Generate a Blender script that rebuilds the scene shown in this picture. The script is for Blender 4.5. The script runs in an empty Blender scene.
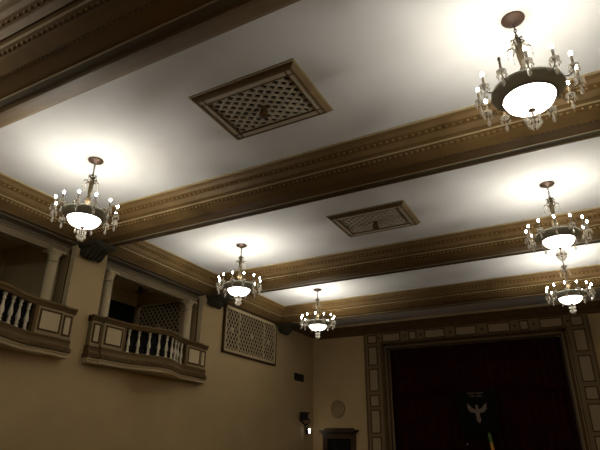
import bpy, math, random
from mathutils import Matrix, Vector
random.seed(7)
PI = math.pi
S = bpy.context.scene
COL = S.collection

# ------------------------------------------------------------------ measures (metres)
CEIL = 7.6                      # ceiling height
XL, XR = -12.24, 3.38           # side walls
YS, YB = 24.06, -5.0            # stage wall, back wall
XC = -4.43                      # hall axis
BZ = 7.07                       # underside of the beams
RUN, BW = 0.70, 2.01            # moulding run, beam width

# ------------------------------------------------------------------ materials
def mat(name, col, rough=.6, metal=0., noise=None, emit=None, bump=None, spec=.25):
    m = bpy.data.materials.new(name); m.use_nodes = True
    nt = m.node_tree; b = nt.nodes['Principled BSDF']
    b.inputs['Base Color'].default_value = (*col, 1); b.inputs['Roughness'].default_value = rough
    b.inputs['Metallic'].default_value = metal; b.inputs['Specular IOR Level'].default_value = spec
    if emit:
        b.inputs['Emission Color'].default_value = (*emit[0], 1); b.inputs['Emission Strength'].default_value = emit[1]
    if noise or bump:
        tc = nt.nodes.new('ShaderNodeTexCoord')
    if noise:
        sc, col2, det = noise
        n = nt.nodes.new('ShaderNodeTexNoise'); n.inputs['Scale'].default_value = sc; n.inputs['Detail'].default_value = det
        r = nt.nodes.new('ShaderNodeValToRGB')
        r.color_ramp.elements[0].position = .35; r.color_ramp.elements[1].position = .7
        r.color_ramp.elements[0].color = (*col, 1); r.color_ramp.elements[1].color = (*col2, 1)
        nt.links.new(tc.outputs['Object'], n.inputs['Vector']); nt.links.new(n.outputs['Fac'], r.inputs['Fac'])
        nt.links.new(r.outputs['Color'], b.inputs['Base Color'])
    if bump:
        n2 = nt.nodes.new('ShaderNodeTexNoise'); n2.inputs['Scale'].default_value = bump[0]; n2.inputs['Detail'].default_value = 4
        bp = nt.nodes.new('ShaderNodeBump'); bp.inputs['Strength'].default_value = bump[1]; bp.inputs['Distance'].default_value = .02
        nt.links.new(tc.outputs['Object'], n2.inputs['Vector']); nt.links.new(n2.outputs['Fac'], bp.inputs['Height'])
        nt.links.new(bp.outputs['Normal'], b.inputs['Normal'])
    return m

M = {}
M['plaster'] = mat('white_ceiling_plaster', (.62, .615, .595), .95, noise=(.45, (.52, .505, .475), 6), spec=.2)
M['wall'] = mat('cream_wall_paint', (.50, .378, .20), .9, noise=(.9, (.46, .345, .178), 4), bump=(9, .12), spec=.2)
M['gold'] = mat('dull_gold_paint', (.128, .075, .023), .6, .05, noise=(3, (.098, .057, .017), 4), spec=.35)
M['brown'] = mat('brown_paint', (.10, .058, .018), .65, 0, noise=(3, (.08, .046, .014), 4), spec=.15)
M['dark'] = mat('dark_umber_paint', (.05, .033, .016), .7, spec=.3)
M['greyline'] = mat('pale_fillet_paint', (.30, .235, .13), .6)
M['architrave'] = mat('brown_grey_architrave', (.25, .195, .115), .7)
M['beamfield'] = mat('brown_beam_field', (.14, .084, .030), .8, spec=.08)
M['soffit'] = mat('grey_brown_soffit', (.12, .095, .06), .8, spec=.2)
M['gilt'] = mat('bright_gilt', (.185, .112, .038), .35, .2)
M['bronze_green'] = mat('dark_green_bronze', (.05, .043, .026), .65, 0, bump=(14, .5))
M['cream'] = mat('tan_trim_paint', (.30, .225, .115), .6)
M['lowcream'] = mat('cream_band_paint', (.46, .375, .23), .65)
M['stagefield'] = mat('olive_brown_stage_paint', (.20, .145, .07), .7)
M['stagepanel'] = mat('olive_tan_stage_panel', (.32, .25, .14), .7)
M['panel'] = mat('pale_cream_panel', (.52, .42, .255), .75)
M['rail'] = mat('brown_rail_paint', (.125, .078, .029), .6, spec=.15)
M['frame'] = mat('red_brown_frame', (.075, .038, .012), .6, spec=.1)
M['baluster'] = mat('pale_baluster_paint', (.64, .56, .40), .55)
M['column'] = mat('cream_column_paint', (.50, .41, .25), .6)
M['lattice'] = mat('beige_lattice_paint', (.46, .37, .22), .7)
M['latticeslat'] = mat('beige_lattice_slat', (.45, .36, .215), .7)
M['ventlattice'] = mat('warm_white_lattice', (.36, .31, .225), .7)
M['black'] = mat('black_void', (.006, .005, .004), .95)
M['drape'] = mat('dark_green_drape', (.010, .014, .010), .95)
M['interior'] = mat('lightened_recess_paint', (.68, .54, .31), .9)  # cream wall tone lightened to stand in for light missing in the recesses
M['copper'] = mat('brown_copper', (.055, .030, .020), .5, .3)
M['brass'] = mat('aged_brass', (.12, .092, .055), .45, .4)
M['scroll'] = mat('dark_brass_scroll', (.06, .045, .026), .45, .3)
M['candle'] = mat('gilt_candle_sleeve', (.075, .052, .024), .5, .2)
M['dish'] = mat('dark_bronze_dish', (.42, .43, .35), .6, .0)
M['velvet'] = mat('dark_red_velvet', (.032, .005, .004), .95, noise=(2, (.024, .0035, .003), 3), spec=.05)
M['banner'] = mat('black_banner_cloth', (.0065, .0065, .005), .95, spec=.1)
M['emblem'] = mat('pale_tan_print', (.21, .155, .115), .9)
M['wood'] = mat('dark_stained_wood', (.06, .032, .013), .5, noise=(4, (.045, .024, .01), 5))
M['floor'] = mat('brown_wood_floor', (.20, .13, .07), .4)
M['speaker'] = mat('black_plastic', (.012, .010, .008), .5)
M['metalvent'] = mat('dark_brown_metal', (.03, .022, .012), .6)
M['medal'] = mat('tan_plaster_relief', (.30, .22, .12), .8)
M['bowl'] = mat('lit_opal_glass', (.9, .87, .8), .3, emit=((1, .93, .82), 5))
M['bulb'] = mat('lit_bulb_glass', (1, .95, .85), .3, emit=((1, .95, .86), 75))
M['deadbulb'] = mat('unlit_bulb_glass', (.10, .09, .07), .25)
M['lamp'] = mat('lit_lamp_glass', (1, .95, .85), .3, emit=((1, .93, .82), 25))
M['green'] = mat('green_cloth', (.17, .30, .07), .8)
M['orange'] = mat('orange_cloth', (.80, .40, .07), .8)
M['silver'] = mat('pale_metal', (.5, .48, .5), .3, .8)

def crystal_mat(name='cut_crystal', fac=.4, tint=(.84, .81, .74)):
    m = bpy.data.materials.new(name); m.use_nodes = True
    nt = m.node_tree; nt.nodes.clear()
    o = nt.nodes.new('ShaderNodeOutputMaterial'); a = nt.nodes.new('ShaderNodeMixShader'); c = nt.nodes.new('ShaderNodeMixShader')
    t = nt.nodes.new('ShaderNodeBsdfTransparent'); t.inputs['Color'].default_value = (*tint, 1)
    g = nt.nodes.new('ShaderNodeBsdfGlossy'); g.inputs['Roughness'].default_value = .12; g.inputs['Color'].default_value = (1, .97, .9, 1)
    d = nt.nodes.new('ShaderNodeBsdfTranslucent'); d.inputs['Color'].default_value = (.95, .92, .85, 1)
    f = nt.nodes.new('ShaderNodeBsdfDiffuse'); f.inputs['Color'].default_value = (.85, .82, .75, 1)
    e = nt.nodes.new('ShaderNodeMixShader'); e.inputs['Fac'].default_value = .5
    a.inputs['Fac'].default_value = .62; c.inputs['Fac'].default_value = fac
    nt.links.new(d.outputs[0], e.inputs[1]); nt.links.new(f.outputs[0], e.inputs[2])
    nt.links.new(g.outputs[0], a.inputs[1]); nt.links.new(e.outputs[0], a.inputs[2])
    nt.links.new(t.outputs[0], c.inputs[1]); nt.links.new(a.outputs[0], c.inputs[2])
    nt.links.new(c.outputs[0], o.inputs['Surface'])
    return m
M['crystal'] = crystal_mat()
M['crystal_lit'] = crystal_mat('brightened_cut_crystal', .62, (.94, .92, .86))  # brighter copy for the finials, the bowl's glow put into the material

# ------------------------------------------------------------------ mesh builder
class MB:
    def __init__(s): s.v = []; s.f = []; s.sm = []; s.mi = []; s.cur = 0
    def add(s, vs, fs, smooth=False):
        k = len(s.v); s.v += [tuple(v) for v in vs]
        for f in fs: s.f.append([k + i for i in f]); s.sm.append(smooth); s.mi.append(s.cur)
        return s
    def box(s, a, b):
        (x0, y0, z0), (x1, y1, z1) = [[min(p, q) for p, q in zip(a, b)], [max(p, q) for p, q in zip(a, b)]]
        return s.add([(x0,y0,z0),(x1,y0,z0),(x1,y1,z0),(x0,y1,z0),(x0,y0,z1),(x1,y0,z1),(x1,y1,z1),(x0,y1,z1)],
              [(0,3,2,1),(4,5,6,7),(0,1,5,4),(1,2,6,5),(2,3,7,6),(3,0,4,7)])
    def lathe(s, prof, n=16, c=(0,0,0), smooth=True, sx=1, sy=1):
        vs = []; fs = []
        for r, z in prof:
            for i in range(n):
                a = 2*PI*i/n; vs.append((c[0]+sx*r*math.cos(a), c[1]+sy*r*math.sin(a), c[2]+z))
        for j in range(len(prof)-1):
            for i in range(n):
                k = (i+1) % n; fs.append((j*n+i, j*n+k, (j+1)*n+k, (j+1)*n+i))
        return s.add(vs, fs, smooth)
    def tube(s, pts, r, n=6, smooth=True):
        pts = [Vector(p) for p in pts]; rs = r if isinstance(r, (list, tuple)) else [r]*len(pts)
        vs = []; fs = []; up = Vector((0, 0, 1))
        for i, p in enumerate(pts):
            t = (pts[min(i+1, len(pts)-1)] - pts[max(i-1, 0)]).normalized()
            u = t.cross(up if abs(t.z) < .95 else Vector((1, 0, 0))).normalized(); w = t.cross(u)
            for k in range(n):
                a = 2*PI*k/n; vs.append(p + (u*math.cos(a) + w*math.sin(a))*rs[i])
        for i in range(len(pts)-1):
            for k in range(n):
                q = (k+1) % n; fs.append((i*n+k, i*n+q, (i+1)*n+q, (i+1)*n+k))
        fs.append(tuple(range(n))[::-1]); fs.append(tuple((len(pts)-1)*n+k for k in range(n)))
        return s.add(vs, fs, smooth)
    def octa(s, c, r, h):                                  # pointed crystal drop
        x, y, z = c; n = 6
        vs = [(x, y, z+h*.38)] + [(x+r*math.cos(2*PI*i/n), y+r*math.sin(2*PI*i/n), z) for i in range(n)] + [(x, y, z-h*.62)]
        fs = [(0, 1+i, 1+(i+1) % n) for i in range(n)] + [(n+1, 1+(i+1) % n, 1+i) for i in range(n)]
        return s.add(vs, fs)
    def loft(s, loops, closed=True, caps=True, smooth=False):
        n = len(loops[0]); vs = [p for l in loops for p in l]; fs = []
        for i in range(len(loops)-1):
            for k in range(n if closed else n-1):
                q = (k+1) % n; fs.append((i*n+k, i*n+q, (i+1)*n+q, (i+1)*n+k))
        if caps: fs.append(tuple(range(n))[::-1]); fs.append(tuple((len(loops)-1)*n+k for k in range(n)))
        return s.add(vs, fs, smooth)
    def bar(s, a, b, w, d, nrm):                            # flat slat from a to b, width w in plane, depth d along nrm
        a, b, nrm = Vector(a), Vector(b), Vector(nrm); t = (b-a).normalized(); u = t.cross(nrm).normalized()*(w/2); nn = nrm*d
        l0 = [a-u, a+u, a+u+nn, a-u+nn]; l1 = [b-u, b+u, b+u+nn, b-u+nn]
        return s.loft([l0, l1])
    def build(s, name, m, parent=None):
        me = bpy.data.meshes.new(name); me.from_pydata(s.v, [], s.f)
        for k in (m if isinstance(m, (list, tuple)) else [m]): me.materials.append(M[k])
        me.polygons.foreach_set('use_smooth', s.sm); me.polygons.foreach_set('material_index', s.mi)
        me.update()
        import bmesh
        b = bmesh.new(); b.from_mesh(me); bmesh.ops.recalc_face_normals(b, faces=b.faces); b.to_mesh(me); b.free()
        o = bpy.data.objects.new(name, me); COL.objects.link(o)
        if parent: o.parent = parent
        return o

def tag(o, label, cat, group=None):
    o['label'] = label; o['category'] = cat; o['kind'] = 'thing'
    if group: o['group'] = group
    return o
def thing(name, label, cat, loc=(0,0,0), rz=0, group=None):
    o = bpy.data.objects.new(name, None); COL.objects.link(o); o.empty_display_size = .1
    o.location = loc; o.rotation_euler = (0, 0, rz)
    return tag(o, label, cat, group)
def struct(o): o['kind'] = 'structure'; return o
def dup(root, loc, rz, label):
    def cp(o, p):
        c = o.copy(); COL.objects.link(c)
        if p: c.parent = p
        for ch in kids[o.name]: cp(ch, c)
        return c
    kids = {}
    def walk(o):
        kids[o.name] = list(o.children)
        for ch in o.children: walk(ch)
    walk(root)
    r = cp(root, None); r.location = loc; r.rotation_euler = (0, 0, rz); r['label'] = label
    return r

# ------------------------------------------------------------------ shell
struct(MB().box((XL-.3, YB, -.2), (XR+.3, YS+3, 0)).build('floor', 'floor'))
struct(MB().box((XL, YB, CEIL), (XR, YS, CEIL+.2)).build('ceiling', 'plaster'))
struct(MB().box((XR, YB, 0), (XR+.3, YS+.3, CEIL+.2)).build('wall_right', 'wall'))
struct(MB().box((XL-.3, YB-.3, 0), (XR+.3, YB, CEIL+.2)).build('wall_back', 'wall'))

BOXC = (6.61, 12.45)            # centres of the two balconies along the wall
OH, OHN = 2.5, 2.28                        # half width of the openings
ZO, ZT = 4.15, 7.08             # opening sill and head
w = MB()
w.box((XL-.3, YB, 0), (XL, YS+.3, ZO)); w.box((XL-.3, YB, ZT), (XL, YS+.3, CEIL+.2))
ys = [YB] + [c + d for c in BOXC for d in (-OHN, OH)] + [YS+.3]
for a, b in ((0, 1), (2, 3), (4, 5)): w.box((XL-.3, ys[a], ZO), (XL, ys[b], ZT))
struct(w.build('wall_left', 'wall'))

SO = 3.77                       # half width of the stage opening
ZSO = 6.2
w = MB()
w.box((XL, YS, 0), (XC-SO, YS+.3, CEIL+.2)); w.box((XC+SO, YS, 0), (XR, YS+.3, CEIL+.2))
w.box((XC-SO, YS, ZSO), (XC+SO, YS+.3, CEIL+.2)); w.box((XC-SO, YS, 0), (XC+SO, YS+.3, 1.1))
struct(w.build('wall_stage', 'wall'))
w = MB()
w.box((XC-SO-.6, YS+2.6, 0), (XC+SO+.6, YS+2.8, CEIL)); w.box((XC-SO-.6, YS+.3, 1.0), (XC+SO+.6, YS+2.6, 1.1))
w.box((XC-SO-.8, YS+.3, 0), (XC-SO-.6, YS+2.8, CEIL)); w.box((XC+SO+.6, YS+.3, 0), (XC+SO+.8, YS+2.8, CEIL))
w.box((XC-SO-.8, YS+.3, CEIL-.2), (XC+SO+.8, YS+2.8, CEIL))
struct(w.build('wall_stage_recess', 'black'))

# ------------------------------------------------------------------ ceiling beams and cornices
# profile of one moulding side: (offset from the ceiling edge, height), material per strip
PROF = [(0, CEIL+.02), (0, 7.572), (.03, 7.568), (.04, 7.555), (.10, 7.53), (.155, 7.475), (.165, 7.465), (.25, 7.42), (.265, 7.405), (.34, 7.325),
        (.345, 7.345), (.375, 7.345), (.38, 7.262), (.41, 7.245), (.425, 7.235), (.50, 7.18), (.515, 7.165), (.60, 7.125), (.70, BZ)]
PMAT = [2, 2, 0, 0, 0, 1, 1, 1, 0, 1, 1, 1, 2, 1, 1, 1, 0, 0]
BM = ['gold', 'brown', 'greyline', 'dark']
def strip(mb, loops, mats):
    for i in range(len(loops)-1):
        mb.cur = mats[i]; a, b = loops[i], loops[i+1]
        mb.add(a + b, [(0, 1, 3, 2)])
def egg(mb, c, ax, r, l, h):
    # an oval bead of 6 x 4 facets; ax = 0 runs along x, 1 along y
    vs = []; n = 6; zs = [-.8, 0, .8]
    for q in zs:
        k = math.sqrt(1-q*q)
        for i in range(n):
            a = 2*PI*i/n; u = r*k*math.cos(a); v = h*k*math.sin(a)
            vs.append((c[0]+q*l, c[1]+u, c[2]+v) if ax == 0 else (c[0]+u, c[1]+q*l, c[2]+v))
    fs = [(j*n+i, j*n+(i+1) % n, (j+1)*n+(i+1) % n, (j+1)*n+i) for j in range(2) for i in range(n)]
    fs += [tuple(range(n))[::-1], tuple(2*n+i for i in range(n))]
    mb.add(vs, fs, True)

ROWS = ((.205, 7.448, .026, .036, .135), (.460, 7.212, .030, .036, .115))      # offset, z, radius, half length, spacing
def make_beam(name, y0, plain=False):
    mb = MB(); half = BW/2
    side = lambda s: [[(XL+.02, y0 + half + s*(half-o), z), (XR-.02, y0 + half + s*(half-o), z)] for o, z in PROF]
    strip(mb, side(-1), PMAT)
    if plain:                                             # this beam's far face is a plain cove
        pf = [(0, CEIL+.02), (0, 7.572), (.03, 7.568), (.06, 7.50), (.22, 7.36), (.42, 7.235), (.60, 7.12), (.70, BZ)]
        strip(mb, [[(XL+.02, y0+BW-o, z), (XR-.02, y0+BW-o, z)] for o, z in pf], [2, 2, 0, 0, 0, 0, 0])
    else: strip(mb, side(1), PMAT)
    # underside: plain brown field, pale fillet, darker band
    und = [(.70, BZ), (.735, BZ), (.745, BZ+.02), (1.08, BZ+.02), (1.085, BZ+.005), (1.105, BZ+.005), (1.11, BZ+.025), (1.265, BZ+.025), (1.275, BZ), (1.31, BZ)]
    strip(mb, [[(XL+.02, y0+o, z), (XR-.02, y0+o, z)] for o, z in und], [1, 1, 4, 2, 2, 1, 5, 1, 1])
    b = struct(mb.build(name, BM + ['beamfield', 'soffit']))
    for s in ((-1,) if plain else (-1, 1)):
        for (o, z, r, l, sp) in ROWS:
            e = MB(); x = XL + .75
            while x < XR - .7:
                egg(e, (x, y0 + half + s*(half-o), z-.008 + (.026 if s > 0 else 0)), 0, r, l, r); x += sp
            e.build('egg_moulding', 'gilt', b)
    d = MB(); x = XL + .8
    while x < XR - .7:
        egg(d, (x, y0 + .722, BZ+.002), 0, .010, .026, .010); x += .10
    d.build('bead_moulding', 'gilt', b)
    return b
BEAMS = [2.78, 8.468, 14.42, 19.438]
for i, y in enumerate(BEAMS): make_beam('trim_%d' % (i+1), y, i == 0)

def make_cornice(name, xe, sgn):
    # runs along a side wall; xe = x of the ceiling edge, sgn = +1 when the wall lies towards -x
    mb = MB()
    full = PROF + [(.71, 7.055), (.735, 7.045), (.75, 7.045), (.755, 7.07), (.95, 7.07)]
    fm = PMAT + [0, 0, 2, 3, 4]
    strip(mb, [[(xe - sgn*o, YB+.02, z), (xe - sgn*o, YS-.02, z)] for o, z in full], fm)
    b = struct(mb.build(name, BM + ['soffit']))
    spans = list(zip([YB] + [y + BW for y in BEAMS], BEAMS + [YS]))
    for (o, z, r, l, sp) in ROWS:
        e = MB()
        for a, c in spans:
            y = a + o
            while y < c - o: egg(e, (xe - sgn*o, y, z-.008), 1, r, l, r); y += sp
        e.build('egg_moulding', 'gilt', b)
    return b
make_cornice('trim_5', -11.31, 1)
make_cornice('trim_6', 2.45, -1)
# low cornice over the stage
mb = MB()
sp = [(0, 7.44), (.30, 7.42), (.31, 7.37), (.24, 7.31), (.20, 7.21), (.09, 7.11), (.05, 6.99), (0, 6.97)]
strip(mb, [[(XL+.3, YS-o, z), (XR-.3, YS-o, z)] for o, z in sp], [1, 0, 1, 1, 1, 1, 1])
struct(mb.build('trim_7', BM))

# ------------------------------------------------------------------ corbels under the beam ends
def make_corbel(loc, label):
    t = thing('corbel', label, 'corbel', loc, 0, 'carved corbels under the beam ends')
    # console profile in x (out of the wall) and z, extruded along y
    pr = [(0, 0), (.78, 0), (.80, -.06), (.76, -.12), (.70, -.15), (.60, -.15), (.52, -.17), (.44, -.22), (.38, -.30), (.33, -.37),
          (.25, -.42), (.16, -.43), (.08, -.40), (0, -.36)]
    mb = MB(); mb.loft([[(x, y, z) for x, z in pr] for y in (-.32, .32)])
    mb.build('console', 'bronze_green', t)
    b = MB(); b.box((-.005, -.43, -.10), (.86, .43, 0)); b.box((-.005, -.39, -.14), (.80, .39, -.10)); b.build('abacus', 'bronze_green', t)
    v = MB()
    for y in (-.30, -.15, 0, .15, .30):
        v.tube([(.70, y, -.15), (.56, y, -.175), (.46, y, -.23), (.37, y, -.34), (.27, y, -.43), (.14, y, -.445)], [.03, .05, .055, .055, .05, .03], 6)
    v.build('acanthus_leaf', 'bronze_green', t)
    for s in (-1, 1):
        u = MB()
        u.tube([(.17+.12*math.cos(a)*(1-a/18), s*.33, -.30+.12*math.sin(a)*(1-a/18)) for a in [k*.5 for k in range(26)]], .022, 5)
        u.build('volute', 'bronze_green', t)
    t.scale = (.88, .88, .88)
    return t
make_corbel((XL, 9.473, BZ), 'dark carved corbel on the wall between the two balconies')
make_corbel((XL, 15.425, BZ), 'dark carved corbel between the complete balcony and the wall lattice grille')
make_corbel((XL, 20.74, BZ), 'dark carved corbel past the wall lattice grille, towards the stage')

# ------------------------------------------------------------------ balconies with their recesses
HL = 2.59
def bow(y):
    a = abs(y)
    if a > 2.235: return .18
    if a > 1.45: return .25
    return .25 + .46*(.5+.5*math.cos(PI*a/1.45))
def bpath(y0, y1, ext0=0, ext1=0):
    n = max(2, int((y1-y0)/.12)); base = [y0 + (y1-y0)*i/n for i in range(n+1)]
    out = []
    for y in sorted(set(base + [q for q in (-2.235, 2.235, -1.45, 1.45) if y0 < q < y1])):
        if abs(abs(y)-2.235) < 1e-6:
            out += [(y-1e-3, bow(y-1e-3)), (y+1e-3, bow(y+1e-3))]
        else: out.append((y, bow(y)))
    out[0] = (out[0][0]-ext0, out[0][1]); out[-1] = (out[-1][0]+ext1, out[-1][1])
    return out
def sweep(mb, path, prof, back=None, depth=None):
    # prof: (outward, z) from top to bottom; the back is either the wall (x = back) or a fixed depth behind the front
    loops = []
    for y, p in path:
        bk = back if back is not None else p - depth
        loops.append([(p+o, y, z) for o, z in prof] + [(bk, y, prof[-1][1]), (bk, y, prof[0][1])])
    return mb.loft(loops)
def make_balcony(yc, label):
    t = thing('balcony', label, 'balcony', (XL, yc+.07, 0), 0, 'balconies on the side wall')
    e = .04
    rail = MB(); sweep(rail, bpath(-HL, HL, e, e), [(.06, 5.15), (.075, 5.13), (.075, 5.09), (.045, 5.06), (.03, 5.02), (.015, 4.985)], depth=.17)
    for s in (-1, 1):                                     # returns to the wall
        rail.box((-.05, s*(HL+.04), 4.985), (.10, s*(HL-.12), 5.13))
    rail.build('top_rail', 'rail', t)
    bd = MB(); sweep(bd, bpath(-HL, HL, .02, .02), [(.0, 4.30), (.03, 4.26), (.015, 4.22), (.015, 4.15), (.05, 4.10), (.05, 4.06)], back=-.02)
    bd.build('base_band', 'rail', t)
    dm = MB(); sweep(dm, bpath(-HL, HL, .05, .05), [(.07, 4.06), (.075, 3.965), (.04, 3.955)], back=-.02)
    y = -HL
    while y < HL:
        p = bow(y+.03) + .07; dm.box((p-.02, y, 3.975), (p+.022, y+.055, 4.05)); y += .095
    dm.build('dentil_band', 'rail', t)
    cm = MB(); sweep(cm, bpath(-HL, HL, .0, .0), [(.03, 3.955), (.025, 3.91), (.0, 3.875), (.03, 3.86), (.03, 3.825), (-.03, 3.81)], back=-.02)
    cm.build('lower_moulding', 'lowcream', t)
    fl = MB(); sweep(fl, bpath(-HL+.05, HL-.05), [(-.10, 4.28), (-.10, 4.07)], back=-.02); fl.build('floor_slab', 'interior', t)
    # pedestals: narrow + square panel on each side
    for a, b in ((-2.59, -2.24), (-2.23, -1.45), (1.45, 2.23), (2.24, 2.59)):
        p = bow((a+b)/2)
        pd = MB(); pd.box((p-.14, a, 4.29), (p, b, 4.99))
        if abs((a+b)/2) > 2.235: pd.box((-.02, a if a < 0 else b-.06, 4.29), (p-.1, a+.06 if a < 0 else b, 4.99))
        q = pd.build('pedestal', 'cream', t)
        m = .065 if abs((a+b)/2) < 2.235 else .04; y0, y1, z0, z1 = a+m, b-m, 4.375, 4.925; fw = .045
        fr = MB()
        for c, d in (((y0, z0), (y1, z0+fw)), ((y0, z1-fw), (y1, z1)), ((y0, z0+fw), (y0+fw, z1-fw)), ((y1-fw, z0+fw), (y1, z1-fw))):
            fr.box((p-.005, c[0], c[1]), (p+.022, d[0], d[1]))
        f = fr.build('panel_frame', 'frame', q)
        MB().box((p-.005, y0+fw, z0+fw), (p+.010, y1-fw, z1-fw)).build('panel', 'panel', q)
    for s in (-1, 1):                                     # brown stile where the balusters begin
        p = bow(1.44); MB().box((p-.14, s*1.37, 4.29), (p+.012, s*1.455, 4.99)).build('end_stile', 'rail', t)
    prof = [(.052, 0), (.052, .05), (.036, .065), (.030, .09), (.045, .115), (.045, .14), (.028, .165), (.042, .20), (.060, .25), (.056, .31),
            (.036, .40), (.026, .48), (.024, .52), (.042, .55), (.042, .575), (.028, .60), (.045, .64), (.052, .65), (.052, .70)]
    bk = MB(); sweep(bk, bpath(-1.42, 1.42), [(-.15, 4.98), (-.15, 4.29)], depth=.17); bk.build('backing_cloth', 'black', t)
    n = 9
    for i in range(n):
        y = -1.21 + 2.42*i/(n-1)
        MB().lathe(prof, 12, (bow(y)-.075, y, 4.29)).build('baluster', 'baluster', t)
    return t
make_balcony(BOXC[0], 'bowed cream and brown balcony cut off by the edge of the photo')
make_balcony(BOXC[1], 'complete bowed cream and brown balcony with turned balusters below the lattice screen')

RD = 3.2                        # recess depth
for c in BOXC:
    w = MB(); x0, x1 = XL-.3-RD, XL-.3; a, b = c-OHN, c+OH
    w.box((x0-.2, a-.2, 3.9), (x0, b+.2, 7.7)); w.box((x0, a-.2, 3.9), (x1, a, 7.7)); w.box((x0, b, 3.9), (x1, b+.2, 7.7))
    w.box((x0, a, 3.95), (x1, b, ZO)); w.box((x0, a, 7.5), (x1, b, 7.7))
    struct(w.build('wall_balcony_recess', 'interior'))
    # architrave carried by the columns
    m = MB(); xa = XL-.32
    m.box((xa-.30, a, 6.93), (xa+.03, b, 7.04)); m.cur = 1; m.box((xa-.26, a, 6.72), (xa, b, 6.93)); m.cur = 2; m.box((xa-.28, a, 6.905), (xa+.045, b, 6.93))
    m.cur = 3; m.box((xa-.30, a, 7.04), (XL, b, 7.07))
    struct(m.build('trim_8' if c == BOXC[0] else 'trim_9', ['soffit', 'architrave', 'greyline', 'soffit']))
    # reveal pilaster with brown panel at both jambs
    for s in (-1, 1):
        yj = c + (OH if s > 0 else -OHN)
        m = MB(); m.box((XL-.20, yj-s*.03, ZO), (XL-.01, yj, 7.03)); m.cur = 1
        m.box((XL-.62, yj-s*.03, ZO), (XL-.20, yj, 6.95)); m.cur = 2
        m.box((XL-.56, yj-s*.045, ZO+.1), (XL-.27, yj-s*.028, 6.80))
        struct(m.build('trim_%d' % (10 + BOXC.index(c)*2 + (s > 0)), ['column', 'brown', 'cream']))
    # drape on the back wall
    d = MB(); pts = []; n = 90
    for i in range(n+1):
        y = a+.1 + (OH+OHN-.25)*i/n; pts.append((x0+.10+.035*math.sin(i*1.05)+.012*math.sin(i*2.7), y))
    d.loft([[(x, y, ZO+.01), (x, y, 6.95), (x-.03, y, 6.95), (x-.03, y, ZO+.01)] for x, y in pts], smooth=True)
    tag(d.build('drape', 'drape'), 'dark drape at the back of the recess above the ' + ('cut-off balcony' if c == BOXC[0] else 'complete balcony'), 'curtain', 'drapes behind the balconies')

def make_column(loc, label):
    t = thing('column', label, 'column', loc, 0, 'columns in the balcony openings')
    sh = MB(); sh.lathe([(.20, 0), (.20, .04), (.165, .06), (.185, .09), (.16, .12), (.158, .9), (.15, 1.8), (.142, 2.28)], 20); sh.build('shaft', 'column', t)
    nk = MB(); nk.lathe([(.142, 2.27), (.165, 2.285), (.165, 2.235), (.145, 2.325), (.15, 2.40), (.17, 2.46), (.205, 2.50), (.205, 2.515), (0, 2.515)], 20); nk.build('capital', 'column', t)
    ab = MB(); ab.box((-.215, -.215, 2.515), (.215, .215, 2.57)); ab.build('abacus', 'column', t)
    return t
make_column((XL-.33, BOXC[0]+2.02, ZO), 'cream column in the cut-off balcony opening')
make_column((XL-.33, BOXC[0]-1.80, ZO), 'cream column at the out-of-frame end of the cut-off balcony')
make_column((XL-.33, BOXC[1]-1.80, ZO), 'cream column at the end of the complete balcony next to the bare wall between balconies')
make_column((XL-.33, BOXC[1]+2.02, ZO), 'cream column beside the lattice screen at the complete balcony')

# ------------------------------------------------------------------ lattices
def clip_diag(u0, u1, v0, v1, c, sl):
    # the piece of line v = sl*u + c inside the rectangle
    pts = []
    for u in (u0, u1):
        v = sl*u + c
        if v0-1e-9 <= v <= v1+1e-9: pts.append((u, v))
    for v in (v0, v1):
        u = (v-c)/sl
        if u0+1e-9 < u < u1-1e-9: pts.append((u, v))
    return (pts[0], pts[1]) if len(pts) >= 2 else None
def lattice(mb, to3, nrm, u0, u1, v0, v1, pitch, sl, w, d):
    k = math.ceil((u1-u0)*sl/pitch) + math.ceil((v1-v0)/pitch) + 2
    for sgn, off in ((sl, 0), (-sl, .35*d)):
        for i in range(-k, k+1):
            c0 = v0 + i*pitch - sgn*u0 + (0 if sgn > 0 else pitch*.0)
            seg = clip_diag(u0, u1, v0, v1, c0, sgn)
            if seg and (Vector(seg[0])-Vector(seg[1])).length > .02:
                n = Vector(nrm)
                mb.bar(Vector(to3(*seg[0])) + n*off*.2, Vector(to3(*seg[1])) + n*off*.2, w, d + off*.1, nrm)
# grille on the side wall
t = thing('wall_grille', 'beige three-panel lattice grille high on the wall past the complete balcony', 'grille', (XL, 18.215, 5.14))
ga, gb, gz0, gz1 = -1.995, 1.995, 0, 1.90
MB().box((.0, ga, gz0), (.012, gb, gz1)).build('backing', 'black', t)
f = MB()
for c, d in (((ga, gz0), (gb, gz0+.05)), ((ga, gz1-.04), (gb, gz1)), ((ga, gz0), (ga+.06, gz1)), ((gb-.03, gz0), (gb, gz1))): f.box((0, c[0], c[1]), (.10, d[0], d[1]))
f.build('outer_frame', 'frame', t)
f = MB()
for c, d in (((ga+.05, gz0+.05), (gb-.03, gz0+.16)), ((ga+.05, gz1-.16), (gb-.03, gz1-.04)), ((ga+.06, gz0+.05), (ga+.19, gz1-.04)), ((gb-.15, gz0+.05), (gb-.03, gz1-.04))): f.box((0, c[0], c[1]), (.075, d[0], d[1]))
f.build('inner_frame', 'lattice', t)
mull = [-.93, .97]
for y in mull: MB().box((0, y-.035, gz0+.16), (.07, y+.035, gz1-.16)).build('mullion', 'lattice', t)
edges = [ga+.19, mull[0]-.035, mull[0]+.035, mull[1]-.035, mull[1]+.035, gb-.15]
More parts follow.
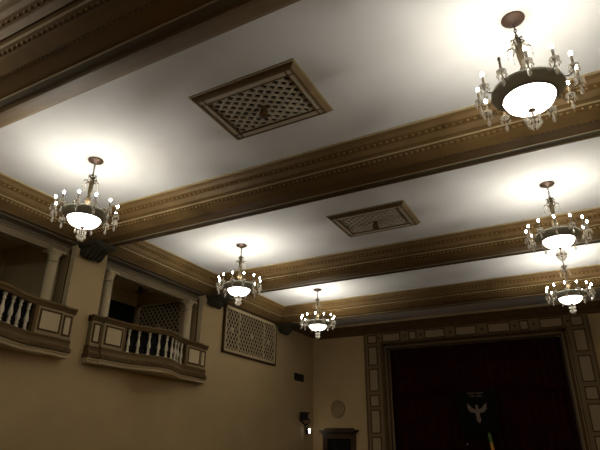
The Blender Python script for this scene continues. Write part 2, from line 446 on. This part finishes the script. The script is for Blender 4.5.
for i in range(3):
    u0, u1 = edges[2*i], edges[2*i+1]
    l = MB(); lattice(l, lambda u, v: (.018, u, v), (1, 0, 0), u0, u1, gz0+.16, gz1-.16, .31, 1.6, .038, .02)
    q = l.build('lattice_panel', 'latticeslat', t)
    sh = MB(); yc = (u0+u1)/2; zc = (gz0+gz1)/2
    sh.lathe([(0, .0), (.09, .03), (.12, .08), (.09, .16), (.035, .23), (.02, .28), (0, .29)], 10, (.035, yc, zc-.14), sx=.35)
    sh.build('shell_ornament', 'lattice', q)
# lattice screen on the far side of the complete balcony's recess
yw = BOXC[1]+OH
t = thing('lattice_screen', 'tan diamond lattice screen inside the complete balcony behind its column', 'lattice screen', (XL-.3, yw, ZO))
u0, u1, v0, v1 = -3.05, -.62, .06, 2.92
MB().box((u0, -.04, v0), (u1, -.03, v1)).build('backing', 'black', t)
f = MB()
for c, d in (((u0, v0), (u1, v0+.1)), ((u0, v1-.16), (u1, v1)), ((u0, v0), (u0+.16, v1)), ((u1-.12, v0), (u1, v1))): f.box((c[0], -.12, c[1]), (d[0], -.03, d[1]))
f.build('frame', 'panel', t)
l = MB(); lattice(l, lambda u, v: (u, -.05, v), (0, -1, 0), u0+.16, u1-.12, v0+.1, v1-.16, .27, 1.3, .055, .02); l.build('lattice_panel', 'lattice', t)
sh = MB(); sh.lathe([(0, 0), (.10, .03), (.14, .09), (.10, .18), (.04, .26), (0, .32)], 10, ((u0+u1)/2, -.09, 1.75), sy=.35); sh.build('shell_ornament', 'lattice', t)

# ------------------------------------------------------------------ ceiling vents
def make_vent(loc, label):
    t = thing('ceiling_vent', label, 'vent', loc, 0, 'framed lattice vents in the ceiling')
    a, b, a2, b2, dz = 1.085, .765, 1.02, .70, -.10
    rect = lambda x, y, z: [(-x, -y, z), (x, -y, z), (x, y, z), (-x, y, z)]
    f = MB()
    loops = [rect(a+.03, b+.03, .02), rect(a+.03, b+.03, -.015), rect(a, b, -.02), rect(a-.02, b-.02, -.05), rect(a2+.02, b2+.02, dz+.02), rect(a2, b2, dz), rect(a2-.03, b2-.03, dz), rect(a2-.03, b2-.03, dz+.03)]
    for i in range(len(loops)-1):
        f.cur = 1 if i < 2 else 0; f.loft([loops[i], loops[i+1]], caps=False)
    f.build('outer_frame', ['gold', 'greyline'], t)
    g = MB(); a3, b3 = a2-.03, b2-.03; wd = .12; z = dz+.015
    for (x0, y0), (x1, y1) in (((-a3, -b3), (a3, -b3+wd)), ((-a3, b3-wd), (a3, b3)), ((-a3, -b3+wd), (-a3+wd, b3-wd)), ((a3-wd, -b3+wd), (a3, b3-wd))):
        g.box((x0, y0, z), (x1, y1, z+.05))
    g.build('flat_border', 'ventlattice', t)
    h = MB()
    for x in (-a3+wd, a3-wd): h.box((x-.012, -b3, z-.006), (x+.012, b3, z+.02))
    for y in (-b3+wd, b3-wd): h.box((-a3, y-.012, z-.006), (a3, y+.012, z+.02))
    h.build('border_line', 'brown', t)
    a4, b4 = a3-wd, b3-wd
    l = MB(); lattice(l, lambda u, v: (u, v, z+.02), (0, 0, 1), -a4, a4, -b4, b4, .172, .72, .046, .045); l.build('lattice_panel', 'ventlattice', t)
    MB().box((-a4, -b4, -.012), (a4, b4, .0)).build('backing', 'black', t)
    r = MB(); r.lathe([(0, 0), (.055, -.01), (.06, -.05), (.075, -.09), (.085, -.16), (.095, -.20), (.07, -.215), (0, -.22)], 12, (.02, .05, dz+.05)); r.build('bell_ornament', 'brown', t)
    return t
v = make_vent((XC, 6.60, CEIL), 'large gold framed lattice vent in the first ceiling bay, bell ornament showing clearly')
dup(v, (XC, 12.48, CEIL), 0, 'gold framed lattice vent in the second ceiling bay, between the two long beams')

# ------------------------------------------------------------------ chandeliers
def make_chandelier(name='chandelier'):
    t = thing(name, '', 'chandelier', (0, 0, 0), 0, 'crystal chandeliers under the ceiling')
    c = MB(); c.lathe([(0, .0), (.165, 0), (.168, -.012), (.155, -.03), (.125, -.036), (.115, -.05), (.07, -.058), (.035, -.085), (.016, -.10), (0, -.105)], 24); c.build('canopy', 'copper', t)
    ch = MB(); z = -.09
    for i in range(5):
        p = []
        for k in range(11):
            a = 2*PI*k/10; u = .017*math.cos(a); q = .036*math.sin(a)
            p.append((u, 0, z-.03+q) if i % 2 == 0 else (0, u, z-.03+q))
        ch.tube(p, .009, 5); z -= .055
    ch.build('chain', 'copper', t)
    st = MB(); st.lathe([(0, -.35), (.02, -.355), (.04, -.38), (.022, -.42), (.035, -.48), (.055, -.60), (.05, -.72), (.035, -.84), (.028, -.90), (.062, -.98), (.075, -1.04),
                         (.05, -1.10), (.03, -1.14), (.06, -1.18), (.06, -1.22), (.025, -1.26), (.02, -1.36), (0, -1.365)], 16)
    st.build('stem', 'brass', t)
    for tier, (n, r, z0, off) in enumerate(((6, .095, -.40, .26), (6, .165, -.54, 0))):
        for k in range(n):
            a = off + 2*PI*k/n; ca, sa = math.cos(a), math.sin(a)
            path = [(.03, z0-.16), (.05, z0-.05), (r*.55, z0), (r*.85, z0-.005), (r, z0-.04)]
            s = MB(); s.tube([(q*ca, q*sa, z) for q, z in path], [.012, .014, .014, .012, .008], 5)
            o = s.build('crown_scroll', 'scroll', t)
            p = MB(); z = z0-.06
            for h, rr in ((.03, .010), (.03, .010), (.11 if tier else .07, .014)):
                p.octa((r*ca, r*sa, z-h*.38), rr, h); z -= h
            p.build('crystal_pendant', 'crystal', o)
    d = MB(); d.lathe([(.462, -1.325), (.478, -1.315), (.492, -1.325), (.490, -1.345), (.470, -1.372), (.40, -1.432), (.362, -1.462), (.345, -1.462), (.345, -1.448), (.39, -1.418), (.455, -1.36), (.462, -1.325)], 40)
    d.build('dish', 'dish', t)
    ln = MB(); ln.lathe([(.362, -1.462), (.368, -1.468), (.355, -1.476), (.345, -1.468), (.345, -1.462)], 40); ln.build('dish_lip', 'copper', t)
    for k in range(3):
        a = .4 + 2*PI*k/3; MB().tube([(.015*math.cos(a), .015*math.sin(a), -1.34), (.25*math.cos(a), .25*math.sin(a), -1.36), (.462*math.cos(a), .462*math.sin(a), -1.345)], .007, 5).build('spoke', 'brass', t)
    b = MB(); b.lathe([(.342, -1.462), (.335, -1.495), (.305, -1.55), (.25, -1.598), (.17, -1.635), (.08, -1.652), (0, -1.655)], 36); b.build('glass_bowl', 'bowl', t)
    f = MB(); f.lathe([(0, -1.650), (.045, -1.655), (.052, -1.668), (.025, -1.685), (.012, -1.70), (.010, -1.90), (.02, -1.91), (0, -1.93)], 16); f.build('finial', 'brass', t)
    for zr in (-1.735, -1.845):
        MB().tube([(.085*math.cos(2*PI*k/24), .085*math.sin(2*PI*k/24), zr) for k in range(25)], .004, 5).build('finial_ring', 'brass', t)
    cr = MB()
    for k in range(12):
        a = 2*PI*k/12; cr.octa((.085*math.cos(a), .085*math.sin(a), -1.775), .017, .085)
    for k in range(10):
        a = 2*PI*k/10; cr.octa((.085*math.cos(a), .085*math.sin(a), -1.875), .024, .075)
    for k in range(6):
        a = 2*PI*k/6; cr.octa((.045*math.cos(a), .045*math.sin(a), -1.925), .022, .08)
    cr.build('finial_crystals', 'crystal_lit', t)
    for k in range(12):
        a = 2*PI*k/12; ca, sa = math.cos(a), math.sin(a); R = .645
        P = lambda r, z: (r*ca, r*sa, z)
        ar = MB(); ar.tube([P(.475, -1.355), P(.51, -1.41), P(.56, -1.435), P(.61, -1.425), P(R, -1.385), P(R, -1.345)], .009, 6)
        arm = ar.build('arm', 'brass', t)
        cn = MB(); cn.lathe([(0, -1.35), (.026, -1.345), (.026, -1.325), (.0175, -1.315), (.0175, -1.165), (0, -1.16)], 10, (R*ca, R*sa, 0)); cn.build('candle', 'candle', arm)
        bl = MB(); bl.lathe([(0, -1.162), (.012, -1.16), (.020, -1.145), (.0235, -1.125), (.020, -1.103), (.010, -1.09), (0, -1.088)], 10, (R*ca, R*sa, 0)); bl.build('bulb', 'bulb', arm)
        cp = MB(); cp.lathe([(.02, -1.355), (.055, -1.345), (.068, -1.325), (.064, -1.322), (.05, -1.338), (.02, -1.345)], 12, (R*ca, R*sa, 0))
        cp.build('glass_cup', 'crystal', arm)
        pr = MB()
        for j in range(8):
            q = 2*PI*j/8; x, y = R*ca+.062*math.cos(q), R*sa+.062*math.sin(q)
            pr.octa((x, y, -1.345), .009, .024); pr.octa((x, y, -1.395), .014, .085)
        pr.build('crystal_prisms', 'crystal', arm)
        dr = MB(); dr.lathe([(0, -1.43), (.018, -1.445), (.014, -1.47), (.028, -1.51), (.026, -1.545), (.012, -1.57), (0, -1.585)], 8, (R*ca, R*sa, 0), smooth=False); dr.build('teardrop', 'crystal', arm)
    return t
EN = 172
def lamp_in(ch):
    # three lamps inside the open bowl, between its spokes
    for k in range(3):
        a = 1.45 + 2*PI*k/3
        l = bpy.data.lights.new('bowl_bulb', 'POINT'); l.energy = EN/3; l.color = (1, .97, .91); l.shadow_soft_size = .045
        o = bpy.data.objects.new('bowl_bulb', l); COL.objects.link(o); o.parent = ch
        o.location = (.055*math.cos(a), .055*math.sin(a), -1.44 - .03*k + .03)
S0 = 4.444
ch = make_chandelier()
ch.location = (XC+S0, 6.612, CEIL); ch.rotation_euler = (0, 0, .10)
ch['label'] = 'largest lit crystal chandelier, hung beside the first beam with its whole dish seen from below'
spots = [((XC-S0, 6.612), .1, 'lit crystal chandelier hanging in front of the bare wall between the two balconies'),
         ((XC-S0, 12.449), .28, 'lit crystal chandelier hanging just before the wall lattice grille'),
         ((XC+S0, 12.449), .0, 'lit crystal chandelier whose finial hides the top of the one above the stage corner'),
         ((XC-S0, 17.853), .32, 'small lit crystal chandelier hanging past the wall lattice grille, above the medallion'),
         ((XC+S0, 17.853), .41, 'small lit crystal chandelier in front of the stage frame corner, its canopy hidden')]
spots += [((XC-S0, .77), .1, 'unseen lit crystal chandelier added overhead behind the first beam, balcony side'),  # two chandeliers out of view, added to light the first beam
          ((XC+S0, .77), .1, 'unseen lit crystal chandelier added overhead behind the first beam, above the viewer')]
chs = [ch] + [dup(ch, (x, y, CEIL), rz, lab) for (x, y), rz, lab in spots]
for c in chs: lamp_in(c)

# ------------------------------------------------------------------ proscenium
t = thing('stage_surround', 'tan panelled frame around the dark red stage curtain', 'stage frame', (XC, YS, 0))
si, so_ = 4.10, 4.93; zt0, zt1 = 6.40, 6.98
f = MB(); f.box((-so_, -.10, 0), (-si, 0, zt0)); f.build('jamb', 'stagefield', t)
f = MB(); f.box((si, -.10, 0), (so_, 0, zt0)); f.build('jamb', 'stagefield', t)
f = MB(); f.box((-so_, -.10, zt0), (so_, 0, zt1)); f.build('header', 'stagefield', t)
for k, (o, d, th, m) in enumerate(((0, .13, .06, 'gold'), (.08, .10, .12, 'brown'), (.22, .11, .05, 'stagefield'), (.28, .06, .07, 'dark'))):
    g = MB(); a = si - o
    for s in (-1, 1): g.box((s*a, -d, 0), (s*(a-th), .02, ZSO+a-SO))
    g.box((-a, -d, ZSO+a-SO-th), (a, .02, ZSO+a-SO)); g.build('inner_moulding', m, t)
for s in (-1, 1): MB().box((s*so_, -.14, 0), (s*(so_-.07), 0, zt1)).build('outer_moulding', 'gold', t)
def panel(x0, x1, z0, z1):
    p = MB(); p.box((x0, -.115, z0), (x1, -.095, z1)); q = p.build('panel', 'stagepanel', t)
    fr = MB(); w = .045
    for c, d in (((x0, z0), (x1, z0+w)), ((x0, z1-w), (x1, z1)), ((x0, z0), (x0+w, z1)), ((x1-w, z0), (x1, z1))): fr.box((c[0], -.135, c[1]), (d[0], -.10, d[1]))
    fr.build('panel_frame', 'frame', q)
for s in (-1, 1):
    for z1, z0 in ((6.98-.06, 6.50), (6.37, 5.46), (5.31, 4.27), (4.11, 3.59), (3.46, 2.43), (2.29, 1.40)):
        panel(*sorted((s*4.26, s*4.74)), z0, z1)
for a, b in ((-3.99, -3.07), (-2.65, -2.28), (-1.90, -.95), (-.47, .47), (.95, 1.90), (2.28, 2.65), (3.07, 3.99)): panel(a, b, 6.52, 6.94)
for x in (-4.17, -2.86, -2.09, -.71, .71, 2.09, 2.86, 4.17):
    r = MB(); n = 8
    r.loft([[(x+.055*math.cos(2*PI*i/n), -.10, 6.74+.055*math.sin(2*PI*i/n)) for i in range(n)], [(x+.03*math.cos(2*PI*i/n), -.135, 6.74+.03*math.sin(2*PI*i/n)) for i in range(n)]])
    r.build('rosette', 'frame', t)
# curtain
def folds(x0, x1, y, z0, z1, amp, pitch):
    mb = MB(); n = int((x1-x0)/pitch*8); lp = []
    for i in range(n+1):
        x = x0 + (x1-x0)*i/n; q = y + amp*math.sin(2*PI*(x-x0)/pitch) + amp*.3*math.sin(2*PI*(x-x0)/pitch*.37)
        lp.append([(x, q, z0), (x, q, z1), (x, q+.03, z1), (x, q+.03, z0)])
    return mb.loft(lp, smooth=False)
tag(folds(XC-SO-.2, XC+SO+.2, YS+.55, 1.1, 6.3, .06, .34).build('stage_curtain', 'velvet'), 'dark red pleated curtain filling the stage opening', 'curtain')
tag(folds(XC-SO-.2, XC+SO+.2, YS+.38, 4.15, 6.35, .05, .28).build('stage_valance', 'velvet'), 'dark red valance across the top half of the stage opening', 'valance')
# banner
t = thing('banner', 'black hanging banner with a pale winged figure and two lines of print', 'banner', (-4.36, YS-.02, 2.44))
MB().box((-.79, -.012, 0), (.79, .012, 1.66)).build('cloth', 'banner', t)
MB().tube([(-.82, 0, 1.67), (.82, 0, 1.67)], .018, 8).build('rod', 'speaker', t)
for x in (-.7, .7): MB().tube([(x, .0, 1.67), (x, .0, 3.72)], .006, 5).build('cord', 'speaker', t)
def flat(mb, pts, y=-.013, d=.006): return mb.loft([[(x, y, z) for x, z in pts], [(x, y-d, z) for x, z in pts]])
e = MB()
body = [(-.05, .98), (-.06, .86), (-.10, .74), (-.06, .62), (-.075, .5), (-.02, .42), (.045, .37), (.10, .44), (.11, .56), (.07, .70), (.10, .78), (.07, .90), (.05, .98), (.045, 1.07), (-.01, 1.13), (-.065, 1.07)]
flat(e, body, y=-.014)
for s in (-1, 1):
    flat(e, [(s*.06, .92), (s*.20, .98), (s*.30, 1.10), (s*.40, 1.18), (s*.38, 1.08), (s*.42, 1.06), (s*.37, .98), (s*.40, .94), (s*.32, .88), (s*.30, .82), (s*.20, .80), (s*.07, .78)])
e.build('emblem', 'emblem', t)
tx = MB(); rr = random.Random(3)
def letters(x0, x1, z0, z1, n):
    w = (x1-x0)/n
    for i in range(n):
        if i == n//2: continue
        a = x0 + i*w; b = a + w*.66; st = w*.2
        flat(tx, [(a, z0), (a+st, z0), (a+st, z1), (a, z1)])
        if i % 3 != 1: flat(tx, [(b-st, z0), (b, z0), (b, z1), (b-st, z1)])
        zz = z1 if i % 2 else (z0+z1)/2+.012
        flat(tx, [(a+st, zz-.022), (b-(st if i % 3 != 1 else 0), zz-.022), (b-(st if i % 3 != 1 else 0), zz), (a+st, zz)])
letters(-.33, .33, 1.545, 1.615, 13); letters(-.24, .26, 1.43, 1.49, 11)
tx.build('print_lines', 'emblem', t)
# standing flag and a small stand on the stage apron
t = thing('furled_flag', 'slim furled flag, green above and orange below, standing before the curtain', 'flag', (-3.90, YS+.12, 1.1))
MB().tube([(0, 0, 0), (-.10, 0, 1.34)], .014, 8).build('pole', 'silver', t)
MB().tube([(-.03, -.01, .44), (-.055, -.01, .72), (-.08, -.01, .90), (-.085, -.01, .98)], [.05, .066, .062, .055], 8).build('orange_cloth', 'orange', t)
MB().tube([(-.085, -.01, .95), (-.10, -.01, 1.15), (-.125, -.01, 1.30), (-.125, -.01, 1.36)], [.055, .068, .06, .03], 8).build('green_cloth', 'green', t)
t = thing('microphone_stand', 'thin dark stand with a small shiny tip in front of the curtain below the banner', 'stand', (-4.97, YS+.1, 1.1))
MB().lathe([(0, 0), (.14, 0), (.14, .015), (.02, .03), (0, .03)], 16).build('base', 'speaker', t)
MB().tube([(0, 0, .02), (0, 0, .86)], .010, 8).build('pole', 'speaker', t)
MB().tube([(0, 0, .86), (.02, -.04, .90), (.03, -.09, .91)], [.018, .024, .028], 10).build('tip', 'silver', t)

# ------------------------------------------------------------------ stage wall: medallion, doorway; side wall: vent, speaker, lamp
t = thing('wall_medallion', 'oval tan plaster medallion on the wall above the dark doorway', 'medallion', (-10.88, YS, 3.55))
def oval_ring(prof, n=36):
    mb = MB(); mb.loft([[(r*.9*math.cos(2*PI*i/n), y, r*math.sin(2*PI*i/n)) for i in range(n)] for r, y in prof], smooth=True); return mb
oval_ring([(.42, 0), (.42, -.03), (.40, -.06), (.36, -.07), (.33, -.05), (.31, -.03)]).build('frame', 'cream', t)
oval_ring([(.33, -.01), (.30, -.035), (.15, -.055), (.02, -.06)]).build('relief', 'medal', t)

t = thing('doorway', 'dark wooden doorway with a moulded cornice under the oval medallion', 'door', (-10.82, YS, 0))
for s in (-1, 1): MB().box((s*.84, -.12, 0), (s*.60, 0, 2.22)).build('jamb', 'wood', t)
MB().box((-.84, -.12, 2.22), (.84, 0, 2.44)).build('lintel', 'wood', t)
c = MB(); c.box((-.90, -.18, 2.44), (.90, 0, 2.50)); c.box((-.98, -.26, 2.50), (.98, 0, 2.60)); c.build('cornice', 'wood', t)
MB().box((-.75, -.14, 2.60), (.75, 0, 2.68)).build('top_slab', 'wood', t)
d = MB(); d.box((-.60, -.03, 0), (.60, 0, 2.22))
for x0, x1 in ((-.50, -.06), (.06, .50)):
    for z0, z1 in ((.2, 1.0), (1.2, 2.05)): d.box((x0, -.045, z0), (x1, -.03, z1))
d.build('door_leaf', 'black', t)

t = thing('wall_vent', 'small dark rectangular vent on the side wall near the stage corner', 'vent', (XL, 22.54, 4.75))
f = MB()
for c, d in (((-.45, 0), (.45, .03)), ((-.45, .31), (.45, .34)), ((-.45, 0), (-.42, .34)), ((.42, 0), (.45, .34))): f.box((0, c[0], c[1]), (.04, d[0], d[1]))
f.build('frame', 'metalvent', t)
l = MB(); l.box((0, -.42, .03), (.008, .42, .31))
for k in range(6): l.box((.008, -.42, .05+k*.045), (.03, .42, .068+k*.045))
l.build('louvres', 'metalvent', t)

t = thing('wall_speaker', 'small dark speaker on a bracket on the side wall, above the glowing lamp', 'speaker', (XL, 22.75, 3.0))
s_ = MB(); s_.loft([[(.10, -.26, -.02), (.42, -.20, -.02), (.42, .16, -.02), (.10, .22, -.02)], [(.10, -.26, .34), (.42, -.20, .34), (.42, .16, .34), (.10, .22, .34)]]); s_.build('cabinet', 'speaker', t)
MB().box((.42, .0, .06), (.432, .14, .28)).build('badge_plate', 'lattice', t)
b = MB(); b.box((0, -.04, -.08), (.03, .08, .06)); b.tube([(.02, .02, .0), (.10, .04, -.10), (.20, .08, -.22), (.26, .22, -.20), (.30, .42, -.02)], [.03, .045, .045, .035, .025], 8); b.build('bracket', 'metalvent', t)
t = thing('wall_lamp', 'small glowing lamp low on the side wall beside the doorway corner', 'lamp', (XL, 23.30, 2.40))
MB().lathe([(0, 0), (.10, 0), (.11, .03), (.11, .25), (.10, .29), (0, .29)], 16, (.12, 0, 0), sx=.75).build('housing', 'speaker', t)
n = 14
g = MB(); g.loft([[(.19, -.02+.055*math.cos(2*PI*i/n), .145+.10*math.sin(2*PI*i/n)) for i in range(n)], [(.215, -.02+.05*math.cos(2*PI*i/n), .145+.095*math.sin(2*PI*i/n)) for i in range(n)]])
g.build('glass', 'lamp', t)
MB().tube([(0, 0, .14), (.06, 0, .14)], .03, 8).build('arm', 'speaker', t)

# ------------------------------------------------------------------ unlit hanging lights inside the balcony recesses
def make_pendant(loc, label):
    t = thing('hanging_light', label, 'chandelier', loc, 0, 'unlit lights in the balcony recesses')
    MB().lathe([(0, 0), (.09, 0), (.08, -.03), (.02, -.05), (0, -.05)], 12).build('canopy', 'dark', t)
    MB().tube([(0, 0, -.04), (0, 0, -.62)], .012, 6).build('rod', 'dark', t)
    MB().lathe([(0, -.35), (.05, -.40), (.07, -.50), (.03, -.62), (.06, -.70), (0, -.76)], 10).build('body', 'dark', t)
    for k in range(6):
        a = 2*PI*k/6; ca, sa = math.cos(a), math.sin(a)
        o = MB().tube([(.04*ca, .04*sa, -.60), (.14*ca, .14*sa, -.66), (.24*ca, .24*sa, -.60), (.27*ca, .27*sa, -.50)], .012, 5).build('arm', 'dark', t)
        MB().lathe([(0, -.50), (.02, -.495), (.018, -.42), (.022, -.38), (0, -.35)], 8, (.27*ca, .27*sa, 0)).build('candle', 'lattice', o)
    return t
make_pendant((XL-1.4, 13.05, 7.5), 'dark unlit hanging light inside the recess of the complete balcony')
make_pendant((XL-1.4, 7.35, 7.5), 'dark unlit hanging light inside the recess of the cut-off balcony')

# ------------------------------------------------------------------ one dead candle on the largest chandelier is set below, with the camera
DEAD = (497.0, 61.0)
yaw, pit, rol = .4982, .4173, .0109
cy, sy = math.cos(yaw), math.sin(yaw)
fw = Vector((-sy*math.cos(pit), cy*math.cos(pit), math.sin(pit))); rt = Vector((cy, sy, 0)); up = rt.cross(fw)
c, s = math.cos(rol), math.sin(rol)
r2 = rt*c + up*s; u2 = up*c - rt*s
cam = bpy.data.cameras.new('camera'); co = bpy.data.objects.new('camera', cam); COL.objects.link(co)
co.matrix_world = Matrix(((r2.x, u2.x, -fw.x, 0), (r2.y, u2.y, -fw.y, 0), (r2.z, u2.z, -fw.z, 1.6), (0, 0, 0, 1)))
cam.sensor_width = 36; cam.lens = 513.36/600*36; cam.clip_start = .05
S.camera = co

bpy.context.view_layer.update()
def to_px(p):
    d = co.matrix_world.inverted() @ p
    return 300 - 513.36*d.x/d.z, 225 + 513.36*d.y/d.z
best = None
for o in ch.children:
    for b in o.children:
        if b.name.startswith('bulb'):
            x, y = to_px(b.matrix_world @ (sum((v.co for v in b.data.vertices), Vector())/len(b.data.vertices)))
            e = math.hypot(x-DEAD[0], y-DEAD[1])
            if best is None or e < best[0]: best = (e, b)
b = best[1]; b.data = b.data.copy(); b.data.materials[0] = M['deadbulb']; b['label'] = 'dark unlit bulb'

w = bpy.data.worlds.new('hall_air'); S.world = w; w.use_nodes = True
w.node_tree.nodes['Background'].inputs['Color'].default_value = (0, 0, 0, 1)
S.view_settings.view_transform = 'Standard'; S.view_settings.look = 'None'
S.view_settings.exposure = 0.0; S.view_settings.gamma = 1; S.view_settings.use_curve_mapping = False
